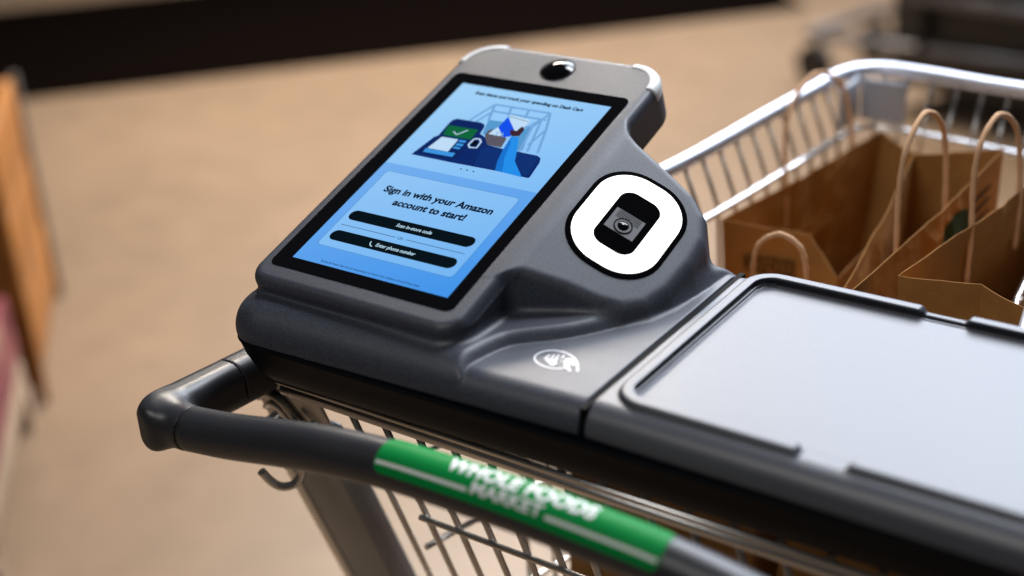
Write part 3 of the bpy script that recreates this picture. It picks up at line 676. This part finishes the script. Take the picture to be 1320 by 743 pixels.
# thick top rim
P_ = [(rimx(y), y, -20) for y in (120, 250, 400, 550, 650)] + [(133, 690, -20), (146, 722, -20), (172, 736, -20), (215, 735, -20), (272, 728, -20), (330, 724, -20), (372, 722, -20), (398, 712, -20), (411, 685, -20)] + [(2 * HC - rimx(y), y, -20) for y in (650, 550, 400, 250, 120)]
tube('basket_rim', catmull(P_, 6), 7.0, 'rim', cart, 16)
cg = box('corner_guard', (178, 711, -46), (24, 3.0, 22), 'grey_plastic', cart, bev=.003)
box('corner_guard', (152, 684, -44), (3.0, 22, 22), 'grey_plastic', cart, bev=.003)
tube('corner_strut', [(148, 716, -22), (142, 708, -50), (146, 700, -74)], 6, 'rim', cart, 10)
# bottom wires and chassis
for i in range(13): x = 130 + 24 * i; wire([(x, 150, -404), (x, 640, -404)], 2, 'chrome', 6)
for sg in (-1, 1):
    xx = 70 if sg < 0 else 2 * HC - 70; xf = 130 if sg < 0 else 2 * HC - 130
    tube('chassis_rail', [(xx - 60 * -sg * -1 if 0 else xx, 300, -860), (xf, 780, -860)], 14, 'steel', cart, 14)
    for (wx_, wy_) in ((xx, 300), (xf, 760)):
        tube('caster_fork', [(wx_, wy_, -860), (wx_, wy_ + 22, -938)], 9, 'steel', cart, 10)
        tube('wheel', [(wx_ - 13, wy_ + 22, -938), (wx_ + 13, wy_ + 22, -938)], 60, 'black_plastic', cart, 28)
tube('chassis_rail', [(70, 300, -858), (2 * HC - 70, 300, -858)], 14, 'steel', cart, 14)

# ================================================================ PAPER BAGS (loose in the basket)
def bag(label, rim, bot, seed, sag=6, group='brown paper bags in the basket'):
    """rim: 6 points FL, front fold, FR, BR, back fold, BL (cart mm); bot: same 6 in plan + z"""
    r_ = np.random.default_rng(seed); R6 = [np.array(p, float) for p in rim]; B6 = [np.array(p, float) for p in bot]
    cen = sum(R6) / 6; t = thing('paper_bag', label, 'paper bag', (float(cen[0]) / 1000, float(cen[1]) / 1000, float(B6[0][2]) / 1000 + H), group)
    per, ph = [], r_.uniform(0, 6, 12); nseg = [6, 6, 26, 6, 6, 26]; cols = []
    for i in range(6):
        for k in range(nseg[i]): cols.append((i, k / nseg[i]))
    nv = 34; v = []; f = []; n = len(cols)
    for j in range(nv + 1):
        tt = j / nv
        for ci, (i, u) in enumerate(cols):
            a = R6[i] * (1 - u) + R6[(i + 1) % 6] * u; b = B6[i] * (1 - u) + B6[(i + 1) % 6] * u
            bulge = math.sin(math.pi * u); 
            a = a - np.array([0, 0, .4 * sag * bulge * (1 if nseg[i] > 6 else .3)])
            p = a * (1 - tt) + b * tt; ou = p - (cen * np.array([1, 1, 0]) + np.array([0, 0, p[2]])); ou = ou / (np.linalg.norm(ou) + 1e-6)
            w_ = 2.2 * math.sin(5 * u + 12 * tt + ph[i])
            q1 = mnoise.noise(Vector((p[0] * .022 + seed * 9, p[1] * .022, p[2] * .022))); q2 = mnoise.noise(Vector((p[0] * .05, p[1] * .05 + seed * 7, p[2] * .05)))
            w_ += 7.0 * (abs(q1) ** .8 - .25) + 3.6 * (abs(q2) - .2)     # ridged noise: paper creases
            edge = bulge ** .5 if nseg[i] > 6 else bulge * .5
            p = p + ou * w_ * edge * (1 if tt > .02 else .8); v.append(tuple(p))
    for j in range(nv):
        for k in range(n): k2 = (k + 1) % n; f.append((j * n + k, j * n + k2, (j + 1) * n + k2, (j + 1) * n + k))
    f.append(tuple(range(nv * n, (nv + 1) * n)))
    GRID[t.name] = (np.array(v).reshape(nv + 1, n, 3), cols, nv)
    o = mesh('bag_body', v, f, 'kraft', t); md = o.modifiers.new('s', 'SOLIDIFY'); md.thickness = .0005; md.offset = -1
    return t
def bag_handle(t, a, b, top, lean=(0, 0, 0)):
    a, b = np.array(a, float), np.array(b, float); ln = np.array(lean, float); z = np.array([0, 0, 1.])
    P_ = [a - z * 45, a, a + (b - a) * .02 + z * top * .45 + ln * .45, a + (b - a) * .14 + z * top * .8 + ln * .8, a + (b - a) * .5 + z * top + ln, a + (b - a) * .86 + z * top * .8 + ln * .8, b + (a - b) * .02 + z * top * .45 + ln * .45, b, b - z * 45]
    return tube('bag_handle', catmull(P_, 6), [2.3 + .25 * math.sin(k * 1.9) for k in range(49)], 'cord', t, 10)
GRID = {}
def bag_patch(t, seg, uc, tc, ru, rt, material, offset, name='printed_mark'):
    """ink that follows the crumpled panel: a disc of (uc +- ru, tc +- rt) laid on it"""
    G, cols, nv = GRID[t.name]; idx = [k for k, c in enumerate(cols) if c[0] == seg]; idx.append((idx[-1] + 1) % len(cols)); ns = len(idx) - 1; off = np.array(offset, float)
    def at(u, tt):
        a = min(max(u, 0), .999) * ns; b = min(max(tt, 0), .999) * nv; i, j = int(a), int(b); p, q = a - i, b - j
        return tuple((G[j, idx[i]] * (1 - p) + G[j, idx[i + 1]] * p) * (1 - q) + (G[j + 1, idx[i]] * (1 - p) + G[j + 1, idx[i + 1]] * p) * q + off)
    v = [at(uc, tc)]; f = []; na = 36
    for r in range(1, 9):
        for k in range(na):
            a = 2 * math.pi * k / na; v.append(at(uc + ru * r / 8 * math.cos(a), tc + rt * r / 8 * math.sin(a)))
    for k in range(na): f.append((0, 1 + k, 1 + (k + 1) % na))
    for r in range(7):
        for k in range(na): a = 1 + r * na; f.append((a + k, a + na + k, a + na + (k + 1) % na, a + (k + 1) % na))
    return mesh(name, v, f, material, t)
def bag_print(t, a, b, z0, z1, outn, kind):
    """flat ink marks 1.5 mm proud of a panel running a->b"""
    a, b, outn = np.array(a, float), np.array(b, float), np.array(outn, float)
    def q(u, z): p = a * (1 - u) + b * u + outn * 5; return (p[0], p[1], z)
    if kind == 'logo':
        zc = (z0 + z1) / 2; hz = (z1 - z0) / 2; ln = np.linalg.norm(b - a)
        pts = [q(.5 + hz / ln * math.cos(k * math.pi / 16), zc + hz * math.sin(k * math.pi / 16)) for k in range(32)]; mesh('printed_mark', pts, [tuple(range(32))], 'greenprint', t)
    else:
        V_, F_ = text_2d(kind, 1, 'CENTER', .02); xs_ = [p[0] for p in V_]; ys_ = [p[1] for p in V_]
        mesh('printed_text', [q((p[0] - min(xs_)) / (max(xs_) - min(xs_)), z0 + (z1 - z0) * (p[1] - min(ys_)) / (max(ys_) - min(ys_))) for p in V_], F_, 'darkprint', t)
ZB = -396
A = bag('open brown paper bag against the left basket wall, its inside dark', [(147, 414, -70), (224, 428, -74), (262, 400, -96), (262, 668, -84), (225, 654, -72), (186, 690, -70)],
        [(160, 420, ZB), (210, 430, ZB), (262, 410, ZB), (262, 640, ZB), (225, 636, ZB), (175, 640, ZB)], 3, 3)
bag_handle(A, (160, 520, -76), (176, 640, -76), 90, (-14, 10, 0))
bag_print(A, (168, 417.8, 0), (214, 426.2, 0), -116, -98, (0, -1, 0), 'WHOLE FOODS')
B = bag('tall brown paper bag with dark green printed mark in the middle of the basket', [(312, 274, -52), (322, 266, -44), (334, 244, -24), (345, 556, -18), (308, 545, -24), (276, 530, -26)],
        [(300, 350, ZB), (312, 356, ZB), (334, 350, ZB), (340, 560, ZB), (308, 550, ZB), (276, 545, ZB)], 5, 10)
bag_handle(B, (328, 350, -34), (333, 445, -34), 92, (-6, 6, 0))
bag_patch(B, 2, .64, .105, .11, .065, 'greenprint', (1.2, -.2, 0))
bag_patch(B, 2, .25, .30, .12, .05, 'greenprint', (1.2, -.2, 0))
for k in range(4): bag_patch(B, 2, .82, .06 + .03 * k, .10, .006, 'darkprint', (1.2, -.2, 0), 'printed_line')
Cb = bag('brown paper bag at the right of the basket, right of the bag with green mark', [(357, 276, -20), (410, 298, -24), (446, 276, -24), (440, 570, -24), (410, 560, -24), (398, 580, -18)],
        [(352, 350, ZB), (400, 362, ZB), (420, 350, ZB), (410, 560, ZB), (390, 556, ZB), (360, 560, ZB)], 8, 6)
bag_handle(Cb, (372, 392, -28), (384, 475, -28), 80, (-8, 6, 0))
Dd = bag('low brown paper bag with small handle just behind the console', [(132, 190, -72), (190, 212, -74), (290, 205, -70), (302, 306, -66), (250, 318, -78), (140, 322, -84)],
        [(128, 172, ZB), (190, 182, ZB), (290, 172, ZB), (296, 300, ZB), (210, 300, ZB), (132, 300, ZB)], 11, 2)
bag_handle(Dd, (226, 312, -72), (270, 316, -68), 46, (0, -2, 0))
Ee = bag('small brown paper bag with curved top half hidden behind the lid', [(318, 206, -64), (380, 216, -60), (438, 206, -62), (440, 262, -56), (390, 262, -40), (324, 262, -58)],
        [(306, 172, ZB), (380, 182, ZB), (440, 172, ZB), (440, 250, ZB), (380, 250, ZB), (310, 250, ZB)], 14, -8)
